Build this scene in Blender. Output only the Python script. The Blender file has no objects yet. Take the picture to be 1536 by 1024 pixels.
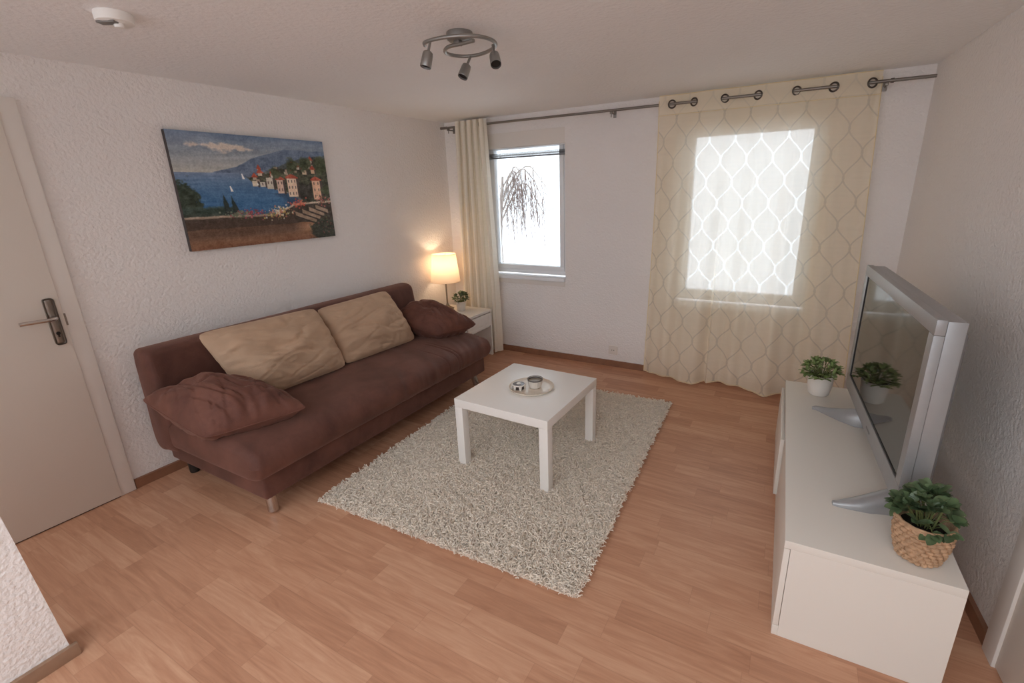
import bpy, bmesh, math, random
import numpy as np
from mathutils import Vector, Matrix, noise
random.seed(7); rng = np.random.default_rng(7)
PI = math.pi
scn = bpy.context.scene
C = scn.collection
LA = 0.0235          # left wall: x = LA*y
RA = -0.0599         # right wall: x = 3.664 + RA*y
W = 3.664; H = 2.2
YN = -5.6            # near end of the built part; the room is open beyond it

# ------------------------------------------------------------------ materials
def nt(name):
    m = bpy.data.materials.new(name); m.use_nodes = True
    t = m.node_tree; t.nodes.clear()
    return m, t
def N(t, typ, **kw):
    n = t.nodes.new(typ)
    for k, v in kw.items():
        if k.startswith('i_'):
            key = k[2:]
            key = int(key) if key.isdigit() else key.replace('_', ' ')
            n.inputs[key].default_value = v
        else: setattr(n, k, v)
    return n
def L(t, a, ao, b, bi): t.links.new(a.outputs[ao], b.inputs[bi])
def math_(t, op, a, b=None, c=None):
    n = t.nodes.new('ShaderNodeMath'); n.operation = op
    for i, v in enumerate((a, b, c)):
        if v is None: continue
        if isinstance(v, (int, float)): n.inputs[i].default_value = v
        else: t.links.new(v, n.inputs[i])
    return n.outputs[0]
def col4(c): return (c[0], c[1], c[2], 1)
def srgb(r, g, b):
    f = lambda x: ((x/255+0.055)/1.055)**2.4 if x/255 > .04045 else x/255/12.92
    return (f(r), f(g), f(b))
def pm(name, c, rough=.5, metal=0, bump=None, var=None, sheen=0, spec=.5, coat=0, coord='obj', sub=0):
    """plain surface: bump=(scale, distance, detail), var=(scale, amount)"""
    m, t = nt(name)
    o = N(t, 'ShaderNodeOutputMaterial'); p = N(t, 'ShaderNodeBsdfPrincipled')
    L(t, p, 0, o, 0)
    p.inputs['Base Color'].default_value = col4(c); p.inputs['Roughness'].default_value = rough
    p.inputs['Metallic'].default_value = metal; p.inputs['Specular IOR Level'].default_value = spec
    p.inputs['Coat Weight'].default_value = coat
    if sheen:
        p.inputs['Sheen Weight'].default_value = sheen; p.inputs['Sheen Roughness'].default_value = .5
        p.inputs['Sheen Tint'].default_value = col4([min(1, x*1.5+.1) for x in c])
    if bump or var:
        if coord == 'world':
            g = N(t, 'ShaderNodeNewGeometry'); src = g.outputs['Position']
        else:
            g = N(t, 'ShaderNodeTexCoord'); src = g.outputs['Object']
    if var:
        n = N(t, 'ShaderNodeTexNoise', i_Scale=var[0], i_Detail=5.); t.links.new(src, n.inputs['Vector'])
        r = N(t, 'ShaderNodeMapRange', i_3=1-var[1], i_4=1+var[1]); r.inputs[1].default_value = .3; r.inputs[2].default_value = .7
        L(t, n, 0, r, 0)
        mx = N(t, 'ShaderNodeVectorMath', operation='SCALE'); mx.inputs[0].default_value = c
        t.links.new(r.outputs[0], mx.inputs['Scale']); L(t, mx, 0, p, 'Base Color')
    if bump:
        n = N(t, 'ShaderNodeTexNoise', i_Scale=bump[0], i_Detail=float(bump[2]), i_Roughness=.6); t.links.new(src, n.inputs['Vector'])
        b = N(t, 'ShaderNodeBump', i_Strength=1., i_Distance=bump[1]); L(t, n, 0, b, 'Height'); L(t, b, 0, p, 'Normal')
    return m

def plaster(name, c, scale, dist):
    m, t = nt(name)
    o = N(t, 'ShaderNodeOutputMaterial'); p = N(t, 'ShaderNodeBsdfPrincipled', i_Roughness=.85)
    p.inputs['Specular IOR Level'].default_value = .25
    g = N(t, 'ShaderNodeNewGeometry')
    n1 = N(t, 'ShaderNodeTexNoise', i_Scale=scale, i_Detail=3., i_Roughness=.55); L(t, g, 'Position', n1, 'Vector')
    n2 = N(t, 'ShaderNodeTexVoronoi', i_Scale=scale*.8, feature='SMOOTH_F1'); L(t, g, 'Position', n2, 'Vector')
    s = math_(t, 'SUBTRACT', n1.outputs[0], math_(t, 'MULTIPLY', n2.outputs[0], .6))
    b = N(t, 'ShaderNodeBump', i_Strength=1., i_Distance=dist); t.links.new(s, b.inputs['Height'])
    L(t, b, 0, p, 'Normal')
    n3 = N(t, 'ShaderNodeTexNoise', i_Scale=1.6, i_Detail=2.); L(t, g, 'Position', n3, 'Vector')
    r = N(t, 'ShaderNodeMapRange', i_3=.965, i_4=1.02); L(t, n3, 0, r, 0)
    v = N(t, 'ShaderNodeVectorMath', operation='SCALE'); v.inputs[0].default_value = c; L(t, r, 0, v, 'Scale')
    L(t, v, 0, p, 'Base Color'); L(t, p, 0, o, 0)
    return m

WALLC = srgb(237, 233, 230)
M_wall = plaster('woodchip_wallpaper', WALLC, 75, .005)
M_ceil = plaster('ceiling_plaster', srgb(241, 241, 241), 55, .003)
M_white = pm('white_lacquer', srgb(238, 236, 231), .3)
M_door = pm('door_paint', srgb(222, 214, 204), .45)
M_frame = pm('door_frame_paint', srgb(226, 220, 213), .45)
M_upvc = pm('white_upvc', srgb(236, 239, 242), .3)
M_brush = pm('brushed_steel', srgb(150, 142, 134), .35, 1, bump=(300, .0004, 2))
M_chrome = pm('chrome', srgb(205, 200, 195), .16, 1)
M_rod = pm('curtain_rod_steel', srgb(140, 134, 128), .38, .85)
M_grom = pm('grommet_bronze', srgb(92, 84, 78), .35, .85)
M_spot = pm('satin_nickel', srgb(150, 148, 144), .36, .75)
M_black = pm('black_plastic', srgb(24, 22, 21), .45)
M_basebd = pm('baseboard_wood', srgb(142, 100, 76), .5, var=(14, .12), coord='world')
M_plinth = pm('plinth_wood', srgb(150, 120, 98), .5, var=(14, .12), coord='world')
M_silver = pm('silver_plastic', srgb(160, 161, 162), .36, .35, var=(40, .02))
M_silver_d = pm('grey_plastic', srgb(128, 128, 128), .5, .1)
M_screen = pm('screen_glass', srgb(34, 32, 27), .05, spec=.6)
M_pot = pm('white_ceramic', srgb(228, 222, 214), .4)
M_soil = pm('soil', srgb(38, 28, 22), .95, bump=(90, .01, 4))
M_leaf = pm('green_leaf', srgb(134, 154, 94), .42, var=(30, .3))
M_leaf2 = pm('dark_green_leaf', srgb(92, 112, 78), .4, var=(24, .3))
M_stem = pm('green_stem', srgb(104, 112, 66), .6)
M_basket = pm('woven_seagrass', srgb(184, 150, 118), .7, var=(45, .22), bump=(220, .002, 3))
M_tan = pm('tan_velour', srgb(182, 153, 127), .85, sheen=.35, var=(9, .09), bump=(160, .0012, 3))
M_shade_bulb = None

def suede(name, c, vs, va, dark):
    m, t = nt(name)
    o = N(t, 'ShaderNodeOutputMaterial'); p = N(t, 'ShaderNodeBsdfPrincipled', i_Roughness=.72)
    p.inputs['Specular IOR Level'].default_value = .3
    p.inputs['Sheen Weight'].default_value = .3; p.inputs['Sheen Roughness'].default_value = .45
    p.inputs['Sheen Tint'].default_value = col4(srgb(205, 165, 150))
    g = N(t, 'ShaderNodeNewGeometry')
    n = N(t, 'ShaderNodeTexNoise', i_Scale=vs, i_Detail=6., i_Roughness=.62, i_Distortion=.4); L(t, g, 'Position', n, 'Vector')
    cr = N(t, 'ShaderNodeValToRGB'); cr.color_ramp.elements[0].position = .32; cr.color_ramp.elements[0].color = col4(dark)
    cr.color_ramp.elements[1].position = .68; cr.color_ramp.elements[1].color = col4(c); L(t, n, 0, cr, 0)
    L(t, cr, 0, p, 'Base Color')
    n2 = N(t, 'ShaderNodeTexNoise', i_Scale=230., i_Detail=3.); L(t, g, 'Position', n2, 'Vector')
    b = N(t, 'ShaderNodeBump', i_Strength=.7, i_Distance=.0012); L(t, n2, 0, b, 'Height'); L(t, b, 0, p, 'Normal')
    L(t, p, 0, o, 0)
    return m
M_brown = suede('brown_suede', srgb(106, 69, 58), 4.5, .2, srgb(76, 47, 39))
M_brown2 = suede('brown_cushion_suede', srgb(112, 72, 59), 7, .2, srgb(86, 53, 44))

def floor_mat():
    m, t = nt('beech_laminate')
    o = N(t, 'ShaderNodeOutputMaterial'); p = N(t, 'ShaderNodeBsdfPrincipled', i_Roughness=.4)
    p.inputs['Specular IOR Level'].default_value = .45
    g = N(t, 'ShaderNodeNewGeometry'); s = N(t, 'ShaderNodeSeparateXYZ'); L(t, g, 'Position', s, 0)
    w, ln = .0975, .46
    yy = math_(t, 'DIVIDE', s.outputs[1], w); row = math_(t, 'FLOOR', yy)
    wn = N(t, 'ShaderNodeTexWhiteNoise', noise_dimensions='1D'); t.links.new(row, wn.inputs['W'])
    xx = math_(t, 'ADD', math_(t, 'DIVIDE', s.outputs[0], ln), math_(t, 'MULTIPLY', wn.outputs[0], 7.3))
    col = math_(t, 'FLOOR', xx)
    cb = N(t, 'ShaderNodeCombineXYZ'); t.links.new(row, cb.inputs[0]); t.links.new(col, cb.inputs[1])
    r2 = N(t, 'ShaderNodeTexWhiteNoise', noise_dimensions='3D'); L(t, cb, 0, r2, 'Vector')
    # grain
    gv = N(t, 'ShaderNodeCombineXYZ')
    t.links.new(math_(t, 'MULTIPLY', s.outputs[0], 2.6), gv.inputs[0]); t.links.new(math_(t, 'MULTIPLY', s.outputs[1], 26.), gv.inputs[1])
    t.links.new(math_(t, 'MULTIPLY', r2.outputs[0], 40.), gv.inputs[2])
    n = N(t, 'ShaderNodeTexNoise', i_Scale=1., i_Detail=5., i_Roughness=.62, i_Distortion=1.3); L(t, gv, 0, n, 'Vector')
    gv2 = N(t, 'ShaderNodeCombineXYZ')
    t.links.new(math_(t, 'MULTIPLY', s.outputs[0], 9.), gv2.inputs[0]); t.links.new(math_(t, 'MULTIPLY', s.outputs[1], 190.), gv2.inputs[1])
    n2 = N(t, 'ShaderNodeTexNoise', i_Scale=1., i_Detail=2.); L(t, gv2, 0, n2, 'Vector')
    tone = math_(t, 'ADD', math_(t, 'MULTIPLY', r2.outputs[0], .27), math_(t, 'ADD', math_(t, 'MULTIPLY', n.outputs[0], .85), math_(t, 'MULTIPLY', n2.outputs[0], .18)))
    cr = N(t, 'ShaderNodeValToRGB'); e = cr.color_ramp.elements
    e[0].position = .30; e[0].color = col4(srgb(164, 116, 89))
    e[1].position = .98; e[1].color = col4(srgb(214, 170, 139))
    k = cr.color_ramp.elements.new(.64); k.color = col4(srgb(193, 144, 114))
    t.links.new(tone, cr.inputs[0])
    # seams
    fy = math_(t, 'FRACT', yy); fx = math_(t, 'FRACT', xx)
    sy = math_(t, 'GREATER_THAN', math_(t, 'ABSOLUTE', math_(t, 'SUBTRACT', fy, .5)), .5-.0011/w)
    sx = math_(t, 'GREATER_THAN', math_(t, 'ABSOLUTE', math_(t, 'SUBTRACT', fx, .5)), .5-.001/ln)
    seam = math_(t, 'MAXIMUM', sy, sx)
    mx = N(t, 'ShaderNodeMix', data_type='RGBA'); t.links.new(math_(t, 'MULTIPLY', seam, .22), mx.inputs['Factor'])
    t.links.new(cr.outputs[0], mx.inputs[6]); mx.inputs[7].default_value = col4(srgb(120, 76, 52))
    t.links.new(mx.outputs[2], p.inputs['Base Color'])
    b = N(t, 'ShaderNodeBump', i_Strength=.25, i_Distance=.0006); L(t, n2, 0, b, 'Height'); L(t, b, 0, p, 'Normal')
    L(t, p, 0, o, 0)
    return m
M_floor = floor_mat()

def curtain_mat(name, c, trellis, opac=.62, header_v=None, tl_=.33, P=.20, LL=.30):
    m, t = nt(name)
    o = N(t, 'ShaderNodeOutputMaterial')
    uv = N(t, 'ShaderNodeUVMap'); s = N(t, 'ShaderNodeSeparateXYZ'); L(t, uv, 0, s, 0)
    u, v = s.outputs[0], s.outputs[1]
    dif = N(t, 'ShaderNodeBsdfDiffuse', i_Color=col4(c)); c2 = [1-(1-x)*.45 for x in c]; tr = N(t, 'ShaderNodeBsdfTranslucent', i_Color=col4(c2))
    mx = N(t, 'ShaderNodeMixShader'); mx.inputs[0].default_value = tl_; L(t, dif, 0, mx, 1); L(t, tr, 0, mx, 2)
    tp = N(t, 'ShaderNodeBsdfTransparent', i_Color=(1, 1, 1, 1))
    m2 = N(t, 'ShaderNodeMixShader'); L(t, tp, 0, m2, 1); L(t, mx, 0, m2, 2)
    fac = None
    wn = N(t, 'ShaderNodeTexNoise', i_Scale=55., i_Detail=2.)
    cv = N(t, 'ShaderNodeCombineXYZ'); t.links.new(math_(t, 'MULTIPLY', u, .08), cv.inputs[0]); t.links.new(v, cv.inputs[1]); L(t, cv, 0, wn, 'Vector')
    ground = math_(t, 'ADD', opac-.04, math_(t, 'MULTIPLY', wn.outputs[0], .08))
    if trellis:
        masks = []
        for sg, sh_ in ((1, 0.), (-1, P/2)):
            ph = math_(t, 'MULTIPLY', v, 2*PI/LL)
            off = math_(t, 'MULTIPLY', math_(t, 'SINE', ph), sg*P*.262)
            a = math_(t, 'FRACT', math_(t, 'DIVIDE', math_(t, 'ADD', math_(t, 'ADD', u, sh_), off), P))
            d = math_(t, 'ABSOLUTE', math_(t, 'SUBTRACT', a, .5))
            mr = N(t, 'ShaderNodeMapRange', i_3=1., i_4=0.); mr.inputs[1].default_value = .0045/P; mr.inputs[2].default_value = .0085/P
            t.links.new(d, mr.inputs[0]); masks.append(mr.outputs[0])
        line = math_(t, 'MAXIMUM', masks[0], masks[1])
        fac = math_(t, 'ADD', ground, math_(t, 'MULTIPLY', line, -.13))
        cm = N(t, 'ShaderNodeMix', data_type='RGBA'); t.links.new(line, cm.inputs['Factor'])
        cm.inputs[6].default_value = col4(c); cm.inputs[7].default_value = col4([x*.86 for x in c]); t.links.new(math_(t, 'ADD', math_(t, 'MULTIPLY', line, .04), tl_), mx.inputs[0])
        t.links.new(cm.outputs[2], dif.inputs['Color'])
        cm2 = N(t, 'ShaderNodeMix', data_type='RGBA'); t.links.new(line, cm2.inputs['Factor'])
        cm2.inputs[6].default_value = col4(c2); cm2.inputs[7].default_value = (1, .97, .90, 1)
        t.links.new(cm2.outputs[2], tr.inputs['Color'])
    else: fac = ground
    if header_v is not None:
        hd = math_(t, 'GREATER_THAN', v, header_v)
        fac = math_(t, 'MAXIMUM', fac, math_(t, 'MULTIPLY', hd, .93))
    fac = math_(t, 'MINIMUM', fac, 1.)
    t.links.new(fac, m2.inputs[0]); L(t, m2, 0, o, 0)
    return m
CURT = srgb(248, 236, 212)
M_sheer = curtain_mat('sheer_trellis_voile', CURT, True, .82, header_v=2.062)
M_drape = curtain_mat('cream_drape', srgb(246, 240, 226), False, .96, tl_=.28)

def glass_mat():
    m, t = nt('window_glass')
    o = N(t, 'ShaderNodeOutputMaterial'); g = N(t, 'ShaderNodeBsdfGlossy', i_Roughness=.02); tp = N(t, 'ShaderNodeBsdfTransparent', i_Color=(.96, .98, .98, 1))
    f = N(t, 'ShaderNodeFresnel', i_IOR=1.45); mx = N(t, 'ShaderNodeMixShader'); L(t, f, 0, mx, 0); L(t, tp, 0, mx, 1); L(t, g, 0, mx, 2); L(t, mx, 0, o, 0)
    return m
M_glass = glass_mat()
def shade_mat():
    m, t = nt('lamp_shade_fabric')
    o = N(t, 'ShaderNodeOutputMaterial'); d = N(t, 'ShaderNodeBsdfDiffuse', i_Color=col4(srgb(246, 232, 214))); tr = N(t, 'ShaderNodeBsdfTranslucent', i_Color=col4(srgb(252, 232, 206)))
    mx = N(t, 'ShaderNodeMixShader'); mx.inputs[0].default_value = .42; L(t, d, 0, mx, 1); L(t, tr, 0, mx, 2); L(t, mx, 0, o, 0)
    return m
M_shade = shade_mat()
def emit_mat(name, c, s):
    m, t = nt(name); o = N(t, 'ShaderNodeOutputMaterial'); e = N(t, 'ShaderNodeEmission', i_Color=col4(c), i_Strength=s); L(t, e, 0, o, 0); return m
M_bulb = emit_mat('lit_bulb', (1., .78, .55), 5.)
def attr_mat(name, rough=.6):
    m, t = nt(name); o = N(t, 'ShaderNodeOutputMaterial'); p = N(t, 'ShaderNodeBsdfPrincipled', i_Roughness=rough)
    a = N(t, 'ShaderNodeVertexColor', layer_name='Col'); L(t, a, 0, p, 'Base Color')
    g = N(t, 'ShaderNodeNewGeometry'); n = N(t, 'ShaderNodeTexNoise', i_Scale=500., i_Detail=1.); L(t, g, 'Position', n, 'Vector')
    b = N(t, 'ShaderNodeBump', i_Strength=.4, i_Distance=.0008); L(t, n, 0, b, 'Height'); L(t, b, 0, p, 'Normal')
    L(t, p, 0, o, 0); return m
M_canvas = attr_mat('painted_canvas')
def yarn_mat():
    m, t = nt('shag_yarn'); o = N(t, 'ShaderNodeOutputMaterial'); p = N(t, 'ShaderNodeBsdfPrincipled', i_Roughness=.9)
    p.inputs['Specular IOR Level'].default_value = .15; p.inputs['Sheen Weight'].default_value = .2
    a = N(t, 'ShaderNodeVertexColor', layer_name='Col'); L(t, a, 0, p, 'Base Color'); L(t, p, 0, o, 0); return m
M_yarn = yarn_mat()
M_rugbase = pm('rug_backing', srgb(225, 215, 198), .95, bump=(120, .004, 3))

# ------------------------------------------------------------------ geometry helpers
class MB:
    def __init__(s): s.bm = bmesh.new()
    def box(s, x0, x1, y0, y1, z0, z1, bev=0, seg=2, M=None):
        vs = [s.bm.verts.new((x, y, z)) for x in (x0, x1) for y in (y0, y1) for z in (z0, z1)]
        fs = [(0,1,3,2),(4,6,7,5),(0,4,5,1),(2,3,7,6),(0,2,6,4),(1,5,7,3)]
        F = [s.bm.faces.new([vs[i] for i in f]) for f in fs]
        if bev:
            es = list({e for f in F for e in f.edges})
            r = bmesh.ops.bevel(s.bm, geom=es, offset=bev, segments=seg, profile=.6, affect='EDGES')
            vs = list({v for f in r['faces'] for v in f.verts} | {v for v in vs if v.is_valid})
        if M is not None:
            for v in vs: v.co = M @ v.co
        return s
    def prism(s, poly, z0, z1, axis='z', M=None):
        """poly in plane, extruded; axis z: (x,y); axis y: (x,z)"""
        def P(a, b, c): return (a, b, c) if axis == 'z' else ((a, c, b) if axis == 'y' else (c, a, b))
        A = [s.bm.verts.new(P(a, b, z0)) for a, b in poly]; B = [s.bm.verts.new(P(a, b, z1)) for a, b in poly]
        n = len(poly)
        s.bm.faces.new(A[::-1]); s.bm.faces.new(B)
        for i in range(n): s.bm.faces.new((A[i], A[(i+1) % n], B[(i+1) % n], B[i]))
        if M is not None:
            for v in A+B: v.co = M @ v.co
        return s
    def lathe(s, prof, n=32, M=None, close=False):
        rings = []
        for r, z in prof:
            if r < 1e-6: rings.append([s.bm.verts.new((0, 0, z))])
            else: rings.append([s.bm.verts.new((r*math.cos(2*PI*i/n), r*math.sin(2*PI*i/n), z)) for i in range(n)])
        for a, b in zip(rings, rings[1:]):
            for i in range(n):
                j = (i+1) % n
                if len(a) == 1 and len(b) == 1: continue
                if len(a) == 1: s.bm.faces.new((a[0], b[j], b[i]))
                elif len(b) == 1: s.bm.faces.new((a[i], a[j], b[0]))
                else: s.bm.faces.new((a[i], a[j], b[j], b[i]))
        if M is not None:
            for r in rings:
                for v in r: v.co = M @ v.co
        return s
    def tube(s, pts, rad, n=10, cap=True):
        pts = [Vector(p) for p in pts]; k = len(pts)
        rad = rad if isinstance(rad, (list, tuple)) else [rad]*k
        t0 = (pts[1]-pts[0]).normalized(); up = Vector((0, 0, 1)) if abs(t0.z) < .9 else Vector((1, 0, 0))
        nrm = (up - t0*up.dot(t0)).normalized(); rings = []
        for i, p in enumerate(pts):
            t = (pts[min(i+1, k-1)]-pts[max(i-1, 0)]).normalized()
            nrm = (nrm - t*nrm.dot(t)).normalized(); bn = t.cross(nrm)
            rings.append([s.bm.verts.new(p + (nrm*math.cos(2*PI*j/n)+bn*math.sin(2*PI*j/n))*rad[i]) for j in range(n)])
        for a, b in zip(rings, rings[1:]):
            for i in range(n): s.bm.faces.new((a[i], a[(i+1) % n], b[(i+1) % n], b[i]))
        if cap: s.bm.faces.new(rings[0][::-1]); s.bm.faces.new(rings[-1])
        return s
    def build(s, name, mat, parent=None, smooth=True, ang=40):
        me = bpy.data.meshes.new(name)
        bmesh.ops.recalc_face_normals(s.bm, faces=s.bm.faces)
        s.bm.to_mesh(me); s.bm.free()
        return link(name, me, mat, parent, smooth, ang)
def link(name, me, mat, parent=None, smooth=True, ang=40):
    me.materials.append(mat)
    if smooth:
        me.polygons.foreach_set('use_smooth', [True]*len(me.polygons))
        try: me.set_sharp_from_angle(angle=math.radians(ang))
        except Exception: pass
    o = bpy.data.objects.new(name, me); C.objects.link(o)
    if parent is not None: o.parent = parent
    return o
def grid_mesh(name, V, nu, nv, mat, parent=None, wrap=False, uv=None, keep=None, smooth=True, double=None):
    """V: (nu*nv,3) array index i*nv+j"""
    faces = []
    for i in range(nu-1 if not wrap else nu):
        for j in range(nv-1):
            a = i*nv+j; b = ((i+1) % nu)*nv+j
            if keep is None or keep(i, j): faces.append((a, b, b+1, a+1))
    me = bpy.data.meshes.new(name); me.from_pydata([tuple(v) for v in V], [], faces)
    if uv is not None:
        l = me.uv_layers.new(name='UVMap'); idx = np.empty(len(me.loops), dtype=np.int32); me.loops.foreach_get('vertex_index', idx)
        l.data.foreach_set('uv', uv[idx].ravel().astype(np.float32))
    me.update()
    return link(name, me, mat, parent, smooth, 180)
def thing(name, label, cat, loc=(0, 0, 0), rz=0, group=None):
    o = bpy.data.objects.new(name, None); C.objects.link(o); o.location = loc; o.rotation_euler = (0, 0, rz)
    o.empty_display_size = .05
    o['label'] = label; o['category'] = cat
    if group: o['group'] = group
    return o
def struct(o): o['kind'] = 'structure'; return o
def sempty(name, loc=(0, 0, 0), rz=0):
    o = bpy.data.objects.new(name, None); C.objects.link(o); o.location = loc; o.rotation_euler = (0, 0, rz); o['kind'] = 'structure'; return o
def noi(x, y, z): return noise.noise(Vector((x, y, z)))

# ------------------------------------------------------------------ camera
f, yaw, pitch, roll = 702.1036, -.5156, .2925, -.0303
f, yaw, pitch, roll = 702.1036, -0.5156, 0.2925, -0.0303
CAM = Vector((3.0304, -3.88, 1.5502))
cy, sy, cp, sp = math.cos(yaw), math.sin(yaw), math.cos(pitch), math.sin(pitch)
F = Vector((sy*cp, cy*cp, -sp)); R = Vector((cy, -sy, 0)); U = R.cross(F)
R2 = R*math.cos(roll)+U*math.sin(roll); U2 = -R*math.sin(roll)+U*math.cos(roll)
cd = bpy.data.cameras.new('camera'); cam = bpy.data.objects.new('camera', cd); C.objects.link(cam)
cam.matrix_world = Matrix(((R2.x, U2.x, -F.x, CAM.x), (R2.y, U2.y, -F.y, CAM.y), (R2.z, U2.z, -F.z, CAM.z), (0, 0, 0, 1)))
cd.sensor_fit = 'HORIZONTAL'; cd.sensor_width = 36; cd.lens = f/1536*36
cd.shift_x = -20.98/1536; cd.shift_y = -13.06/1536; cd.clip_start = .05
scn.camera = cam

# ------------------------------------------------------------------ room shell
YC = -4.2           # the ceiling is built as far as here
XL, XR = lambda y: LA*y, lambda y: W+RA*y
struct(MB().prism([(XL(.0)-.3, .3), (XL(YN)-.3, YN), (XR(YN)+.3, YN), (XR(0)+.3, .3)], -.12, 0).build('floor', M_floor, smooth=False))
struct(MB().prism([(XL(.0)-.3, .3), (XL(YC)-.3, YC), (XR(YC)+.3, YC), (XR(0)+.3, .3)], H, H+.15).build('ceiling', M_ceil, smooth=False))
# door openings are closed by the leaves, so these walls stay whole behind them
struct(MB().prism([(XL(0), 0), (XL(YN), YN), (XL(YN)-.2, YN), (XL(0)-.2, 0)], 0, H).build('wall_left', M_wall, smooth=False))
struct(MB().prism([(XR(0), 0), (XR(0)+.2, 0), (XR(YN)+.2, YN), (XR(YN), YN)], 0, H).build('wall_right', M_wall, smooth=False))
W1 = (.43, 1.265, .762, 2.062); W2 = (2.235, 3.165, .635, 2.045); WT = .24
b = MB()
b.box(-.25, W1[0], 0, WT, 0, H); b.box(W1[1], W2[0], 0, WT, 0, H); b.box(W2[1], W+.25, 0, WT, 0, H)
for w in (W1, W2): b.box(w[0], w[1], 0, WT, 0, w[2]); b.box(w[0], w[1], 0, WT, w[3], H)
struct(b.build('wall_back', M_wall, smooth=False))
b = MB(); b.box(-.4, 4.4, YN-.2, YN, 0, .8)  # low unseen wall added behind the camera to limit daylight from there
struct(b.build('near_light_baffle', M_wall, smooth=False))
# stub wall in the left foreground: its free end leans slightly
struct_mb = MB()
yb, yt, x0, x1 = -3.572, -3.70, .80, .945
bm = struct_mb.bm
vs = [bm.verts.new(c) for c in [(x0, yb, 0), (x1, yb, 0), (x1, YN, 0), (x0, YN, 0), (x0, yt, H), (x1, yt, H), (x1, YN, H), (x0, YN, H)]]
for q in [(0,1,2,3),(4,5,6,7),(0,1,5,4),(1,2,6,5),(2,3,7,6),(3,0,4,7)]: bm.faces.new([vs[i] for i in q])
struct(struct_mb.build('wall_hall', M_wall, smooth=False))
struct(MB().box(.945, .963, YN, -3.556, 0, .05, .003).build('baseboard_hall', M_plinth))
# baseboards
def bb(name, poly, h=.055): struct(MB().prism(poly, 0, h).build(name, M_basebd, smooth=False))
bb('baseboard_left', [(XL(0), 0), (XL(-2.972), -2.972), (XL(-2.972)+.016, -2.972), (XL(0)+.016, 0)])
bb('baseboard_back', [(0, 0), (W, 0), (W, -.016), (0, -.016)])
bb('baseboard_right', [(XR(0), 0), (XR(-2.05), -2.05), (XR(-2.05)-.016, -2.05), (XR(0)-.016, 0)])

# windows in the back wall
def window(name, w, panel):
    x0, x1, z0, z1 = w; y = .10
    e = sempty(name, ((x0+x1)/2, y, z0)); cx = (x0+x1)/2
    X0, X1, Z1 = x0-cx, x1-cx, z1-z0
    zt = Z1-panel+.07
    b = MB(); fo = .045
    b.box(X0, X1, -.03, .04, .03, .03+fo, .004).box(X0, X1, -.03, .04, zt-fo, zt, .004).box(X0, X0+fo, -.03, .04, .03+fo, zt-fo, .004).box(X1-fo, X1, -.03, .04, .03+fo, zt-fo, .004)
    b.build('window_frame', M_upvc, e)
    b = MB(); s0, s1 = X0+fo-.006, X1-fo+.006; sz0, sz1 = .03+fo-.006, zt-fo+.006; sw = .042
    b.box(s0, s1, -.045, .03, sz0, sz0+sw, .006).box(s0, s1, -.045, .03, sz1-sw, sz1, .006).box(s0, s0+sw, -.045, .03, sz0+sw, sz1-sw, .006).box(s1-sw, s1, -.045, .03, sz0+sw, sz1-sw, .006)
    sash = b.build('sash', M_upvc, e)
    MB().box(s0+sw-.004, s1-sw+.004, -.006, .006, sz0+sw-.004, sz1-sw+.004).build('pane', M_glass, sash, smooth=False)
    zt -= .07
    MB().box(X0, X1, -.096, -.05, zt, Z1).build('lintel_panel', M_frame, e, smooth=False)
    MB().box(X0-.0, X1+.0, -.135, .0, -.012, .018, .004).build('window_sill', M_upvc, e)
    MB().box(X0+.02, X1-.005, -.112, -.10, -.06, -.013, .002).build('sill_trim', M_frame, e)
    return e
window('window_1', W1, .125); window('window_2', W2, .13)
def blind(w, panel, label, zb, grp):
    x0, x1, z0, z1 = w; zt = z1-panel
    t = thing('venetian_blind', label, 'blind', ((x0+x1)/2, .035, zt), 0, grp)
    a = (x1-x0)/2-.012
    MB().box(-a, a, -.012, .012, -.010, 0, .002).build('head_rail', M_upvc, t)
    b = MB()
    for k in range(8): b.box(-a, a, -.0125, .0125, -zb-.004*k-.0012, -zb-.004*k, M=Matrix.Rotation(.03*math.sin(k), 4, 'X'))
    b.build('slat_stack', pm('blind_grey', srgb(150, 152, 156), .4, .3), t, smooth=False)
    MB().box(-a, a, -.013, .013, -zb-.044, -zb-.032, .002).build('bottom_rail', pm('blind_rail', srgb(120, 122, 126), .4, .3), t)
    for sx in (-.62, .62): MB().tube([(a*sx, 0, -.008), (a*sx, 0, -zb-.04)], .0012, 6).build('cord', M_upvc, t)
blind(W1, .125, 'raised venetian blind bundled at the top of the uncovered left window', .046, None)

# door in the left wall
def wall_frame(y, off=0): return (XL(y)+off, y)
ang = -math.atan(LA)
d1 = sempty('door_1', (XL(-3.0), -3.0, 0), ang)     # local +x into room, -y towards camera
b = MB(); b.box(-.002, .022, -.02-.05, .025, 0, 2.015, .004); b.box(-.002, .022, -.975, -.925, 0, 2.015, .004); b.box(-.002, .0215, -.925, -.05, 1.955, 2.0145, .003)
b.build('door_frame', M_frame, d1)
b = MB(); b.box(.0, .030, -.935, -.045, .006, 1.958, .003)
leaf = b.build('door_leaf', M_door, d1)
hp = MB(); prof = []
hp.box(.030, .037, -.107, -.066, .90, 1.13, .0165, 4)
h = hp.build('handle_plate', M_brush, d1)
lv = MB(); lv.tube([(.035, -.086, 1.035), (.075, -.086, 1.035), (.086, -.096, 1.035), (.088, -.12, 1.035), (.088, -.215, 1.037)], .0095, 14)
lv.build('door_handle', M_chrome, d1)
kh = MB(); kh.lathe([(0, 0), (.0085, 0), (.0085, .002), (0, .002)], 20, Matrix.Translation((.0365, -.086, .957)) @ Matrix.Rotation(PI/2, 4, 'Y')); kh.box(.0365, .0385, -.0895, -.0825, .938, .957)
kh.build('keyhole', M_black, d1)
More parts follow.
